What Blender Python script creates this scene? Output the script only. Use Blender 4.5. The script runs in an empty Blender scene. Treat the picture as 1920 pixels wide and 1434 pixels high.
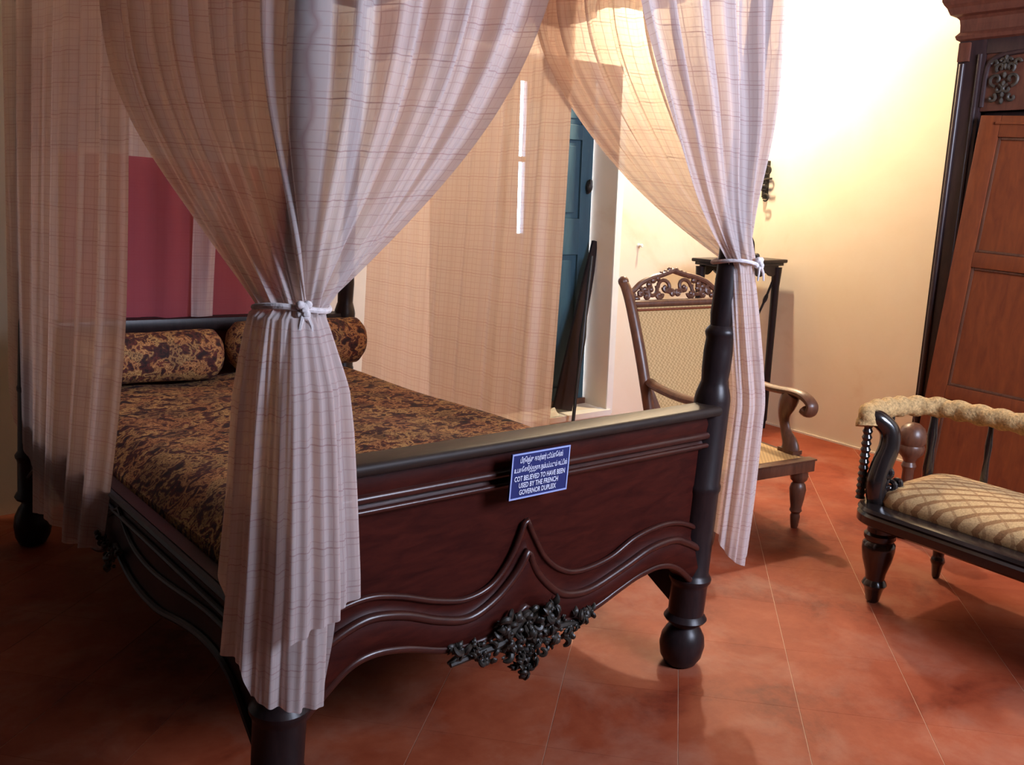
import bpy, bmesh, math, random
import numpy as np
from mathutils import Vector, Matrix
random.seed(7)
rng = np.random.default_rng(11)
PI = math.pi
scene = bpy.context.scene
COL = scene.collection

# ------------------------------------------------------------------ camera
H = 1.55
def cam_axes(yaw, pitch, roll):
    cy, sy, cp, sp = math.cos(yaw), math.sin(yaw), math.cos(pitch), math.sin(pitch)
    f = np.array([sy*cp, cy*cp, -sp]); r = np.array([cy, -sy, 0.0]); d = np.cross(f, r)
    c, s = math.cos(roll), math.sin(roll)
    return c*r + s*d, -s*r + c*d, f
r_, d_, f_ = cam_axes(0.6031, 0.2094, -0.0274)
cam = bpy.data.cameras.new('camera')
cam.sensor_width = 36.0
cam.lens = 1628.0/1920.0*36.0
cam.clip_start = 0.05
co = bpy.data.objects.new('camera', cam); COL.objects.link(co)
M = Matrix.Identity(4)
for i in range(3):
    M[i][0] = r_[i]; M[i][1] = -d_[i]; M[i][2] = -f_[i]
M[2][3] = H
co.matrix_world = M
scene.camera = co

# ------------------------------------------------------------------ world, light, exposure
w = bpy.data.worlds.new('sky'); scene.world = w; w.use_nodes = True
bg = w.node_tree.nodes['Background']
bg.inputs[0].default_value = (0.70, 0.78, 1.0, 1.0)
bg.inputs[1].default_value = 40.0
scene.view_settings.view_transform = 'Standard'
scene.view_settings.look = 'None'
scene.view_settings.exposure = 0.0
scene.view_settings.gamma = 1.0
scene.view_settings.use_curve_mapping = False
# daylight entering through the open window in the near wall (portal: it only guides the sky light)
al = bpy.data.lights.new('window_daylight', 'AREA')
al.shape = 'RECTANGLE'; al.size = 1.6; al.size_y = 1.5
al.cycles.is_portal = True
alo = bpy.data.objects.new('window_daylight', al); COL.objects.link(alo)
alo.location = (3.00, -1.16, 2.60); alo.rotation_euler = (PI/2, 0, 0)   # faces +Y
LAMP_W = 270.0

# ------------------------------------------------------------------ helpers
def link(o, parent=None, base=None):
    COL.objects.link(o)
    if parent is not None:
        o.parent = parent
    return o

def thing(name, loc, label, cat, group=None):
    o = bpy.data.objects.new(name, None)
    o.location = loc; o.empty_display_size = 0.1
    COL.objects.link(o)
    tag(o, label, cat, group)
    return o

def tag(o, label, cat, group=None):
    o['label'] = label; o['category'] = cat
    if group: o['group'] = group
    return o

def world_loc(o):
    v = Vector((0, 0, 0))
    while o is not None:
        v += o.location; o = o.parent
    return v

class MB:
    """collects vertices (world coordinates) and faces of one mesh"""
    def __init__(self): self.v = []; self.f = []; self.uv = {}
    def add(self, vs, fs):
        o = len(self.v)
        self.v += [tuple(p) for p in vs]
        self.f += [tuple(i+o for i in f) for f in fs]
        return o
    def box(self, c, s, ax=None):
        c = np.array(c, float); h = np.array(s, float)/2
        A = np.eye(3) if ax is None else np.array(ax, float)
        vs = []
        for x in (-1, 1):
            for y in (-1, 1):
                for z in (-1, 1):
                    vs.append(c + A[0]*h[0]*x + A[1]*h[1]*y + A[2]*h[2]*z)
        self.add(vs, [(0,1,3,2),(4,6,7,5),(0,4,5,1),(2,3,7,6),(0,2,6,4),(1,5,7,3)])
    def grid(self, P, close_u=False, close_v=False, uv=None):
        """P[i][j] -> point"""
        n, m = len(P), len(P[0])
        vs = [P[i][j] for i in range(n) for j in range(m)]
        fs = []
        for i in range(n if close_u else n-1):
            for j in range(m if close_v else m-1):
                a = i*m+j; b = i*m+(j+1) % m; c = ((i+1) % n)*m+(j+1) % m; d = ((i+1) % n)*m+j
                fs.append((a, b, c, d))
        o = self.add(vs, fs)
        if uv is not None:
            for i in range(n):
                for j in range(m):
                    self.uv[o+i*m+j] = uv[i][j]
        return o
    def tube(self, pts, rad, seg=10, caps=True, squash=None, up=None):
        """sweep a circle (or ellipse) along pts"""
        pts = [np.array(p, float) for p in pts]; n = len(pts)
        if np.isscalar(rad): rad = [rad]*n
        t = []
        for i in range(n):
            a = pts[max(i-1, 0)]; b = pts[min(i+1, n-1)]
            d = b-a; L = np.linalg.norm(d); t.append(d/L if L > 1e-9 else np.array([0, 0, 1.0]))
        u = np.array(up, float) if up is not None else (np.array([0, 0, 1.0]) if abs(t[0][2]) < .9 else np.array([1.0, 0, 0]))
        rings = []
        for i in range(n):
            u = u - t[i]*(u@t[i]); u /= (np.linalg.norm(u)+1e-12)
            v = np.cross(t[i], u)
            ring = []
            for k in range(seg):
                a = 2*PI*k/seg
                su, sv = (1, 1) if squash is None else squash
                ring.append(pts[i] + rad[i]*(math.cos(a)*u*su + math.sin(a)*v*sv))
            rings.append(ring)
        o = self.grid(rings, close_v=True)
        if caps:
            self.f.append(tuple(o+k for k in range(seg))[::-1])
            self.f.append(tuple(o+(n-1)*seg+k for k in range(seg)))
    def lathe(self, prof, origin=(0, 0, 0), seg=28, ax=None, fn=None):
        """prof: list of (r, z) revolved about local z"""
        A = np.eye(3) if ax is None else np.array(ax, float)
        O = np.array(origin, float)
        rings = []
        for (r, z) in prof:
            r = max(r, 1e-4)
            ring = []
            for k in range(seg):
                a = 2*PI*k/seg
                p = O + A[0]*r*math.cos(a) + A[1]*r*math.sin(a) + A[2]*z
                ring.append(fn(*p) if fn else p)
            rings.append(ring)
        o = self.grid(rings, close_v=True)
        n = len(prof)
        self.f.append(tuple(o+k for k in range(seg))[::-1])
        self.f.append(tuple(o+(n-1)*seg+k for k in range(seg)))
    def ell(self, c, r, ax=None, n=8, m=6):
        A = np.eye(3) if ax is None else np.array(ax, float)
        c = np.array(c, float)
        rings = []
        for i in range(m+1):
            th = PI*i/m
            rings.append([c + A[0]*r[0]*max(math.sin(th), 1e-3)*math.cos(2*PI*k/n) + A[1]*r[1]*max(math.sin(th), 1e-3)*math.sin(2*PI*k/n) + A[2]*r[2]*math.cos(th) for k in range(n)])
        self.grid(rings, close_v=True)
    def prism(self, poly, fn, t0, t1):
        """extrude a 2D polygon; fn(a, b, t) -> world point"""
        n = len(poly)
        vs = [fn(a, b, t0) for a, b in poly] + [fn(a, b, t1) for a, b in poly]
        fs = [tuple(range(n))[::-1], tuple(range(n, 2*n))]
        fs += [(i, (i+1) % n, n+(i+1) % n, n+i) for i in range(n)]
        self.add(vs, fs)
    def map(self, fn):
        self.v = [tuple(fn(*p)) for p in self.v]; return self
    def build(self, name, mat, parent=None, smooth=True, bevel=0.0, recalc=True, auto=40):
        base = world_loc(parent) if parent is not None else Vector((0, 0, 0))
        me = bpy.data.meshes.new(name)
        b = (base.x, base.y, base.z)
        me.from_pydata([(p[0]-b[0], p[1]-b[1], p[2]-b[2]) for p in self.v], [], self.f)
        if self.uv:
            lay = me.uv_layers.new(name='UVMap')
            for l in me.loops:
                lay.data[l.index].uv = self.uv.get(l.vertex_index, (0, 0))
        bm = bmesh.new(); bm.from_mesh(me)
        if recalc: bmesh.ops.recalc_face_normals(bm, faces=bm.faces)
        if bevel > 0:
            es = [e for e in bm.edges if len(e.link_faces) == 2 and e.calc_face_angle(0) > 0.6]
            bmesh.ops.bevel(bm, geom=es, offset=bevel, segments=2, affect='EDGES', profile=0.6)
        for f in bm.faces: f.smooth = smooth
        if smooth:
            for e in bm.edges:
                if len(e.link_faces) == 2 and e.calc_face_angle(0) > math.radians(auto): e.smooth = False
        bm.to_mesh(me); bm.free()
        me.materials.append(mat)
        o = bpy.data.objects.new(name, me)
        COL.objects.link(o)
        if parent is not None: o.parent = parent
        return o
    def build_top(self, name, mat, label, cat, group=None, **k):
        """a top-level thing of one mesh; origin moved to its base"""
        vs = np.array(self.v); base = Vector((vs[:, 0].mean(), vs[:, 1].mean(), vs[:, 2].min()))
        o = self.build(name, mat, None, **k)
        o.data.transform(Matrix.Translation(-base)); o.location = base
        return tag(o, label, cat, group)

def catmull(pts, n=12, closed=False):
    pts = [np.array(p, float) for p in pts]; out = []
    m = len(pts)
    for i in range(m-1):
        p0 = pts[max(i-1, 0)]; p1 = pts[i]; p2 = pts[i+1]; p3 = pts[min(i+2, m-1)]
        for k in range(n):
            t = k/n
            out.append(0.5*((2*p1)+(-p0+p2)*t+(2*p0-5*p1+4*p2-p3)*t*t+(-p0+3*p1-3*p2+p3)*t**3))
    out.append(pts[-1])
    return out

# ------------------------------------------------------------------ materials
def new_mat(name):
    m = bpy.data.materials.new(name); m.use_nodes = True
    nt = m.node_tree
    bs = nt.nodes['Principled BSDF']
    return m, nt, bs

def N(nt, t, **k):
    n = nt.nodes.new(t)
    for a, b in k.items():
        if a.startswith('i_'):
            n.inputs[a[2:]].default_value = b
        else:
            setattr(n, a, b)
    return n

def ramp(nt, stops, interp='LINEAR'):
    n = nt.nodes.new('ShaderNodeValToRGB'); cr = n.color_ramp; cr.interpolation = interp
    while len(cr.elements) > 1: cr.elements.remove(cr.elements[-1])
    cr.elements[0].position = stops[0][0]; cr.elements[0].color = (*stops[0][1], 1)
    for p, c in stops[1:]:
        e = cr.elements.new(p); e.color = (*c, 1)
    return n

def pos_scaled(nt, sc):
    g = N(nt, 'ShaderNodeNewGeometry'); mp = N(nt, 'ShaderNodeMapping')
    mp.inputs['Scale'].default_value = sc
    nt.links.new(g.outputs['Position'], mp.inputs['Vector'])
    return mp.outputs['Vector']

def wood(name, dark, light, rough=0.35, scale=(6, 6, 1.2), bump=0.05, coat=0.0, spec=0.5):
    m, nt, bs = new_mat(name)
    v = pos_scaled(nt, scale)
    n1 = N(nt, 'ShaderNodeTexNoise', i_Scale=7.0, i_Detail=8.0, i_Roughness=0.65, i_Distortion=0.6)
    nt.links.new(v, n1.inputs['Vector'])
    r = ramp(nt, [(0.3, dark), (0.7, light)])
    nt.links.new(n1.outputs['Fac'], r.inputs['Fac'])
    nt.links.new(r.outputs['Color'], bs.inputs['Base Color'])
    bs.inputs['Roughness'].default_value = rough
    bs.inputs['Specular IOR Level'].default_value = spec
    bs.inputs['Coat Weight'].default_value = coat
    bs.inputs['Coat Roughness'].default_value = 0.25
    b = N(nt, 'ShaderNodeBump', i_Strength=bump, i_Distance=0.01)
    nt.links.new(n1.outputs['Fac'], b.inputs['Height'])
    nt.links.new(b.outputs['Normal'], bs.inputs['Normal'])
    return m

def plain(name, col, rough=0.6, noise=0.15, scale=8, metallic=0.0, bump=0.0):
    m, nt, bs = new_mat(name)
    v = pos_scaled(nt, (1, 1, 1))
    n1 = N(nt, 'ShaderNodeTexNoise', i_Scale=scale, i_Detail=6.0, i_Roughness=0.6)
    nt.links.new(v, n1.inputs['Vector'])
    a = tuple(c*(1-noise) for c in col); b = tuple(min(1, c*(1+noise)) for c in col)
    r = ramp(nt, [(0.3, a), (0.7, b)])
    nt.links.new(n1.outputs['Fac'], r.inputs['Fac'])
    nt.links.new(r.outputs['Color'], bs.inputs['Base Color'])
    bs.inputs['Roughness'].default_value = rough; bs.inputs['Metallic'].default_value = metallic
    if bump:
        bb = N(nt, 'ShaderNodeBump', i_Strength=bump, i_Distance=0.01)
        nt.links.new(n1.outputs['Fac'], bb.inputs['Height']); nt.links.new(bb.outputs['Normal'], bs.inputs['Normal'])
    return m

def math_node(nt, op, a, b=None, c=None):
    n = nt.nodes.new('ShaderNodeMath'); n.operation = op
    for i, x in enumerate((a, b, c)):
        if x is None: continue
        if isinstance(x, (int, float)): n.inputs[i].default_value = x
        else: nt.links.new(x, n.inputs[i])
    return n.outputs[0]

def sheer(name, base, stripe, see=0.22, trans=0.5, warm=None):
    """loosely woven checked cotton: some light passes straight, some diffuses through"""
    m, nt, bs = new_mat(name); nt.nodes.remove(bs)
    out = nt.nodes['Material Output']
    uvn = N(nt, 'ShaderNodeUVMap', uv_map='UVMap')
    nz = N(nt, 'ShaderNodeTexNoise', i_Scale=9.0, i_Detail=2.0)
    nt.links.new(uvn.outputs[0], nz.inputs['Vector'])
    sep = N(nt, 'ShaderNodeSeparateXYZ'); nt.links.new(uvn.outputs[0], sep.inputs[0])
    wob = math_node(nt, 'MULTIPLY', math_node(nt, 'SUBTRACT', nz.outputs['Fac'], 0.5), 0.012)
    u = math_node(nt, 'ADD', sep.outputs[0], wob); v = math_node(nt, 'ADD', sep.outputs[1], wob)
    def lines(x, per, wd, off=0.0):
        fr = math_node(nt, 'FRACT', math_node(nt, 'ADD', math_node(nt, 'DIVIDE', x, per), off))
        d = math_node(nt, 'ABSOLUTE', math_node(nt, 'SUBTRACT', fr, 0.5))
        return math_node(nt, 'SUBTRACT', 1.0, math_node(nt, 'SMOOTH_MIN', math_node(nt, 'DIVIDE', d, wd/per), 1.0, 0.2))
    lv = math_node(nt, 'MAXIMUM', math_node(nt, 'MULTIPLY', lines(v, 0.026, 0.0018), 0.7), lines(v, 0.104, 0.0022, 0.0))
    lu = math_node(nt, 'MAXIMUM', math_node(nt, 'MULTIPLY', lines(u, 0.034, 0.0020), 0.75), math_node(nt, 'MULTIPLY', lines(u, 0.012, 0.0016), 0.25))
    lf = math_node(nt, 'MAXIMUM', lv, lu)
    broad = math_node(nt, 'MULTIPLY', lines(u, 0.138, 0.03), 0.13)
    fac = math_node(nt, 'MAXIMUM', math_node(nt, 'MULTIPLY', lf, 0.85), broad)
    mix = N(nt, 'ShaderNodeMix', data_type='RGBA'); mix.inputs[6].default_value = (*base, 1); mix.inputs[7].default_value = (*stripe, 1)
    nt.links.new(fac, mix.inputs[0])
    dif = N(nt, 'ShaderNodeBsdfDiffuse'); trl = N(nt, 'ShaderNodeBsdfTranslucent'); trp = N(nt, 'ShaderNodeBsdfTransparent')
    nt.links.new(mix.outputs[2], dif.inputs['Color'])
    if warm:
        wm = N(nt, 'ShaderNodeMix', data_type='RGBA', blend_type='MULTIPLY'); wm.inputs[0].default_value = 1.0
        nt.links.new(mix.outputs[2], wm.inputs[6]); wm.inputs[7].default_value = (*warm, 1)
        nt.links.new(wm.outputs[2], trl.inputs['Color'])
    else:
        nt.links.new(mix.outputs[2], trl.inputs['Color'])
    m1 = N(nt, 'ShaderNodeMixShader'); m1.inputs[0].default_value = trans
    nt.links.new(dif.outputs[0], m1.inputs[1]); nt.links.new(trl.outputs[0], m1.inputs[2])
    m2 = N(nt, 'ShaderNodeMixShader')
    al_ = math_node(nt, 'MULTIPLY', math_node(nt, 'SUBTRACT', 1.0, lf), see)
    nt.links.new(al_, m2.inputs[0])
    nt.links.new(m1.outputs[0], m2.inputs[1]); nt.links.new(trp.outputs[0], m2.inputs[2])
    nt.links.new(m2.outputs[0], out.inputs['Surface'])
    return m

def brocade(name):
    m, nt, bs = new_mat(name)
    tc = N(nt, 'ShaderNodeTexCoord')
    nz = N(nt, 'ShaderNodeTexNoise', i_Scale=21.0, i_Detail=1.0, i_Roughness=0.5, i_Distortion=0.9)
    nt.links.new(tc.outputs['Object'], nz.inputs['Vector'])
    vo = N(nt, 'ShaderNodeTexVoronoi', i_Scale=13.0)
    nt.links.new(tc.outputs['Object'], vo.inputs['Vector'])
    n2 = N(nt, 'ShaderNodeTexNoise', i_Scale=60.0, i_Detail=1.0, i_Distortion=1.0)
    nt.links.new(tc.outputs['Object'], n2.inputs['Vector'])
    s = math_node(nt, 'ADD', math_node(nt, 'MULTIPLY', nz.outputs['Fac'], 0.74), math_node(nt, 'MULTIPLY', n2.outputs['Fac'], 0.26))
    r = ramp(nt, [(0.0, (0.025, 0.010, 0.010)), (0.36, (0.07, 0.018, 0.016)), (0.42, (0.14, 0.032, 0.022)), (0.445, (0.045, 0.035, 0.020)), (0.46, (0.34, 0.18, 0.065)),
                  (0.50, (0.56, 0.36, 0.15)), (0.535, (0.08, 0.025, 0.018)), (0.55, (0.46, 0.28, 0.11)), (0.585, (0.15, 0.04, 0.026)), (0.63, (0.035, 0.020, 0.014)), (0.66, (0.30, 0.17, 0.06))], 'CONSTANT')
    nt.links.new(s, r.inputs['Fac'])
    sepc = N(nt, 'ShaderNodeSeparateColor'); nt.links.new(vo.outputs['Color'], sepc.inputs[0])
    mx = N(nt, 'ShaderNodeMix', data_type='RGBA', blend_type='MULTIPLY')
    mx.inputs[0].default_value = 0.75
    r2 = ramp(nt, [(0.0, (0.35, 0.22, 0.2)), (0.4, (1.0, 0.9, 0.7)), (0.75, (0.75, 0.45, 0.35))])
    nt.links.new(sepc.outputs[0], r2.inputs['Fac'])
    nt.links.new(r.outputs['Color'], mx.inputs[6]); nt.links.new(r2.outputs['Color'], mx.inputs[7])
    nt.links.new(mx.outputs[2], bs.inputs['Base Color'])
    bs.inputs['Roughness'].default_value = 0.85
    b = N(nt, 'ShaderNodeBump', i_Strength=0.25, i_Distance=0.004)
    nt.links.new(s, b.inputs['Height']); nt.links.new(b.outputs['Normal'], bs.inputs['Normal'])
    return m

def floor_tile():
    m, nt, bs = new_mat('red_oxide_tile')
    v = pos_scaled(nt, (1, 1, 1))
    n1 = N(nt, 'ShaderNodeTexNoise', i_Scale=2.6, i_Detail=7.0, i_Roughness=0.62, i_Distortion=0.5)
    n2 = N(nt, 'ShaderNodeTexNoise', i_Scale=22.0, i_Detail=4.0, i_Roughness=0.7)
    nt.links.new(v, n1.inputs['Vector']); nt.links.new(v, n2.inputs['Vector'])
    oi = N(nt, 'ShaderNodeObjectInfo')
    s = math_node(nt, 'ADD', math_node(nt, 'ADD', math_node(nt, 'MULTIPLY', n1.outputs['Fac'], 0.75), math_node(nt, 'MULTIPLY', n2.outputs['Fac'], 0.18)), math_node(nt, 'MULTIPLY', oi.outputs['Random'], 0.07))
    r = ramp(nt, [(0.34, (0.16, 0.022, 0.008)), (0.45, (0.27, 0.048, 0.017)), (0.58, (0.34, 0.075, 0.030)), (0.72, (0.41, 0.125, 0.062))])
    n3 = N(nt, 'ShaderNodeTexNoise', i_Scale=3.4, i_Detail=8.0, i_Roughness=0.62, i_Distortion=0.3)
    nt.links.new(v, n3.inputs['Vector'])
    dr_ = ramp(nt, [(0.48, (0, 0, 0)), (0.72, (1, 1, 1))]); nt.links.new(n3.outputs['Fac'], dr_.inputs['Fac'])
    dm = N(nt, 'ShaderNodeMix', data_type='RGBA'); dm.inputs[7].default_value = (0.42, 0.19, 0.12, 1)
    nt.links.new(math_node(nt, 'MULTIPLY', dr_.outputs['Color'], 0.5), dm.inputs[0])
    nt.links.new(s, r.inputs['Fac']); nt.links.new(r.outputs['Color'], dm.inputs[6]); nt.links.new(dm.outputs[2], bs.inputs['Base Color'])
    bs.inputs['Specular IOR Level'].default_value = 0.3
    rr = math_node(nt, 'ADD', 0.45, math_node(nt, 'MULTIPLY', n1.outputs['Fac'], 0.25))
    nt.links.new(rr, bs.inputs['Roughness'])
    b = N(nt, 'ShaderNodeBump', i_Strength=0.06, i_Distance=0.01)
    nt.links.new(n2.outputs['Fac'], b.inputs['Height']); nt.links.new(b.outputs['Normal'], bs.inputs['Normal'])
    return m

def plaster():
    m, nt, bs = new_mat('limewashed_plaster')
    v = pos_scaled(nt, (1, 1, 1))
    n1 = N(nt, 'ShaderNodeTexNoise', i_Scale=1.3, i_Detail=6.0, i_Roughness=0.6, i_Distortion=0.4)
    n2 = N(nt, 'ShaderNodeTexNoise', i_Scale=40.0, i_Detail=3.0)
    nt.links.new(v, n1.inputs['Vector']); nt.links.new(v, n2.inputs['Vector'])
    r = ramp(nt, [(0.28, (0.70, 0.55, 0.38)), (0.42, (0.78, 0.665, 0.50)), (0.65, (0.81, 0.71, 0.56))])
    nt.links.new(n1.outputs['Fac'], r.inputs['Fac']); nt.links.new(r.outputs['Color'], bs.inputs['Base Color'])
    bs.inputs['Roughness'].default_value = 0.9
    b = N(nt, 'ShaderNodeBump', i_Strength=0.12, i_Distance=0.004)
    nt.links.new(n2.outputs['Fac'], b.inputs['Height']); nt.links.new(b.outputs['Normal'], bs.inputs['Normal'])
    return m

def cane():
    m, nt, bs = new_mat('woven_cane')
    tc = N(nt, 'ShaderNodeTexCoord')
    ck = N(nt, 'ShaderNodeTexChecker', i_Scale=90.0)
    nt.links.new(tc.outputs['Object'], ck.inputs['Vector'])
    ck.inputs[1].default_value = (0.58, 0.37, 0.15, 1); ck.inputs[2].default_value = (0.42, 0.25, 0.09, 1)
    nt.links.new(ck.outputs[0], bs.inputs['Base Color'])
    bs.inputs['Roughness'].default_value = 0.6
    return m

def settee_cloth():
    """gold ribbed cloth with a raised diagonal lattice"""
    m, nt, bs = new_mat('gold_lattice_cloth')
    g = N(nt, 'ShaderNodeNewGeometry'); sep = N(nt, 'ShaderNodeSeparateXYZ'); nt.links.new(g.outputs['Position'], sep.inputs[0])
    a = math_node(nt, 'ADD', math_node(nt, 'MULTIPLY', sep.outputs[0], 1.0), math_node(nt, 'MULTIPLY', sep.outputs[1], 0.75))
    b = math_node(nt, 'SUBTRACT', math_node(nt, 'MULTIPLY', sep.outputs[0], 1.0), math_node(nt, 'MULTIPLY', sep.outputs[1], 0.75))
    def tri(x, per):
        return math_node(nt, 'MULTIPLY', math_node(nt, 'ABSOLUTE', math_node(nt, 'SUBTRACT', math_node(nt, 'FRACT', math_node(nt, 'DIVIDE', x, per)), 0.5)), 2.0)
    s1 = math_node(nt, 'GREATER_THAN', tri(a, 0.058), 0.66)
    s2 = math_node(nt, 'GREATER_THAN', tri(b, 0.075), 0.86)
    lat = math_node(nt, 'MAXIMUM', s1, math_node(nt, 'MULTIPLY', s2, 0.6))
    nz = N(nt, 'ShaderNodeTexNoise', i_Scale=160.0, i_Detail=2.0); nt.links.new(g.outputs['Position'], nz.inputs['Vector'])
    mix = N(nt, 'ShaderNodeMix', data_type='RGBA'); mix.inputs[6].default_value = (0.56, 0.37, 0.17, 1); mix.inputs[7].default_value = (0.30, 0.15, 0.055, 1)
    nt.links.new(lat, mix.inputs[0])
    m2 = N(nt, 'ShaderNodeMix', data_type='RGBA', blend_type='MULTIPLY'); m2.inputs[0].default_value = 0.6
    nt.links.new(mix.outputs[2], m2.inputs[6])
    rr = ramp(nt, [(0.3, (0.55, 0.5, 0.45)), (0.6, (1, 1, 1))]); nt.links.new(nz.outputs['Fac'], rr.inputs['Fac']); nt.links.new(rr.outputs['Color'], m2.inputs[7])
    nt.links.new(m2.outputs[2], bs.inputs['Base Color']); bs.inputs['Roughness'].default_value = 0.85
    bp = N(nt, 'ShaderNodeBump', i_Strength=0.5, i_Distance=0.004)
    nt.links.new(math_node(nt, 'ADD', math_node(nt, 'SUBTRACT', 1.0, lat), math_node(nt, 'MULTIPLY', nz.outputs['Fac'], 0.5)), bp.inputs['Height'])
    nt.links.new(bp.outputs['Normal'], bs.inputs['Normal'])
    return m

def emission(name, col, s):
    m, nt, bs = new_mat(name); nt.nodes.remove(bs)
    e = N(nt, 'ShaderNodeEmission'); e.inputs[0].default_value = (*col, 1); e.inputs[1].default_value = s
    nt.links.new(e.outputs[0], nt.nodes['Material Output'].inputs[0])
    return m

MAHOG = wood('dark_mahogany', (0.024, 0.0042, 0.0035), (0.058, 0.010, 0.0065), 0.40, (1.2, 6, 6), spec=0.14)
EBONY = wood('blackened_wood', (0.012, 0.008, 0.009), (0.026, 0.015, 0.015), 0.34, spec=0.28)
DUSTY = wood('dark_carved_wood', (0.008, 0.006, 0.005), (0.040, 0.033, 0.024), 0.45)
BEADW = wood('polished_moulding', (0.028, 0.007, 0.006), (0.060, 0.014, 0.009), 0.30, (1.2, 6, 6), spec=0.5)
CAPW = wood('worn_cap_rail', (0.016, 0.010, 0.009), (0.038, 0.024, 0.018), 0.50, (1.2, 6, 6), spec=0.22)
CARVED = wood('dusty_carved_wood', (0.020, 0.014, 0.010), (0.065, 0.050, 0.034), 0.55)
ROSE = wood('brown_rosewood', (0.075, 0.028, 0.016), (0.16, 0.065, 0.035), 0.35)
GLOSSB = wood('glossy_black_wood', (0.010, 0.008, 0.008), (0.020, 0.013, 0.012), 0.14, coat=0.6)
TEAK = wood('orange_teak', (0.135, 0.026, 0.007), (0.22, 0.050, 0.011), 0.48, (5, 5, 1.0))
WARD = wood('wardrobe_wood', (0.075, 0.022, 0.014), (0.14, 0.045, 0.026), 0.4)
WARDK = wood('wardrobe_column_wood', (0.022, 0.012, 0.014), (0.045, 0.023, 0.022), 0.35)
TILE = floor_tile(); PLASTER = plaster()
GROUT = plain('pale_grout', (0.62, 0.40, 0.28), 0.9)
BLUE = wood('blue_painted_wood', (0.022, 0.060, 0.085), (0.035, 0.088, 0.115), 0.55, (3, 3, 0.6))
SHEER = sheer('checked_sheer_cotton', (0.79, 0.70, 0.685), (0.40, 0.23, 0.23), 0.20, 0.45, (1.0, 0.86, 0.74))
RED = sheer('crimson_cloth', (0.52, 0.13, 0.17), (0.44, 0.10, 0.13), 0.10, 0.5)
BROC = brocade('tapestry_brocade')
CANE = cane(); GOLD = settee_cloth()
ROPE = plain('gold_braided_cloth', (0.46, 0.29, 0.12), 0.85, 0.45, 95, bump=0.6)
CORD = plain('white_cotton_cord', (0.66, 0.61, 0.61), 0.95, 0.2, 60, bump=0.4)
IRON = plain('dark_wrought_iron', (0.035, 0.030, 0.026), 0.5, metallic=0.6)
BLACKP = plain('black_lacquered_metal', (0.012, 0.012, 0.013), 0.4)
SIGNB = plain('sign_blue_enamel', (0.004, 0.011, 0.115), 0.7, 0.04)
SIGNW = plain('sign_white_lettering', (0.70, 0.74, 0.90), 0.4, 0.02)
SIGNR = plain('sign_pale_blue_edge', (0.34, 0.42, 0.75), 0.4, 0.02)
WCLOTH = plain('crumpled_white_cloth', (0.70, 0.66, 0.55), 0.9)
WHITEP = plain('white_paint', (0.80, 0.78, 0.70), 0.6, 0.05)
DKBOUNCE = wood('bounce_cut_timber', (0.05, 0.03, 0.02), (0.10, 0.06, 0.035), 0.6)  # dark timber finish put on unseen ceiling and walls to cut bounced light
SKIRT = plain('chalky_skirting', (0.74, 0.63, 0.52), 0.8, 0.1)

# ------------------------------------------------------------------ setting
XW, YB, XL, YN, ZC = 4.993, 4.60, -6.0, -1.2, 3.6
def struct(o): o['kind'] = 'structure'; return o
def slab(name, lo, hi, mat, parent=None):
    b = MB(); lo = np.array(lo); hi = np.array(hi); b.box((lo+hi)/2, hi-lo)
    o = b.build(name, mat, parent, smooth=False)
    if parent is None: struct(o)
    return o
floor = slab('floor', (XL, YN, -0.12), (XW, YB+0.45, -0.0012), GROUT)
# diagonal floor tiles, each its own piece
S = 0.375; G = 0.0012; GC = 0.0004
far = MB()
def clip(poly, ax, val, keep_less):
    out = []
    for i in range(len(poly)):
        a, b = poly[i], poly[(i+1) % len(poly)]
        ia = (a[ax] <= val) == keep_less or a[ax] == val; ib = (b[ax] <= val) == keep_less or b[ax] == val
        if ia: out.append(a)
        if ia != ib:
            t = (val-a[ax])/(b[ax]-a[ax]); out.append((a[0]+t*(b[0]-a[0]), a[1]+t*(b[1]-a[1])))
    return out
full_mesh = None
q2 = math.sqrt(0.5)
for i in range(-14, 30):
    for j in range(-20, 30):
        q0, q1 = -0.095+S*i+G, -0.095+S*(i+1)-G
        p0, p1 = 2.60+S*(j-8)+GC, 2.60+S*(j-7)-GC
        pc = [((p-q)*q2, (p+q)*q2) for p, q in ((p0, q0), (p0, q1), (p1, q1), (p1, q0))]
        pc = pc[::-1]
        inside = all(XL+.002 < x < XW-.002 and YN+.002 < y < YB-.002 for x, y in pc)
        cx, cy = sum(p[0] for p in pc)/4, sum(p[1] for p in pc)/4
        unseen = cx < -.35 or cy < -.35
        if inside and full_mesh is not None and not unseen:
            o = bpy.data.objects.new('tile', full_mesh); o.location = (cx, cy, 0); COL.objects.link(o); o.parent = floor
            continue
        poly = pc
        for ax, val, less in ((0, XW-.002, True), (0, XL+.002, False), (1, YB-.002, True), (1, YN+.002, False)):
            if poly: poly = clip(poly, ax, val, less)
        if len(poly) < 3: continue
        area = abs(sum(poly[k][0]*poly[(k+1) % len(poly)][1]-poly[(k+1) % len(poly)][0]*poly[k][1] for k in range(len(poly))))/2
        if area < 0.003: continue
        if unseen:
            far.prism(poly, lambda x, y, t: (x, y, t), -0.006, 0.0); continue
        b = MB(); b.prism(poly, lambda x, y, t: (x-cx, y-cy, t), -0.006, 0.0)
        o = b.build('tile', TILE, floor, smooth=False); o.location = (cx, cy, 0)
        if inside: full_mesh = o.data
fo = far.build('tile_field', TILE, floor, smooth=False); fo['kind'] = 'stuff'
slab('ceiling', (XL-.2, YN-.2, ZC), (XW+.2, YB+.45, ZC+.12), DKBOUNCE)
slab('wall_right', (XW, YN-.2, 0), (XW+.25, YB+.45, ZC), PLASTER)
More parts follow.
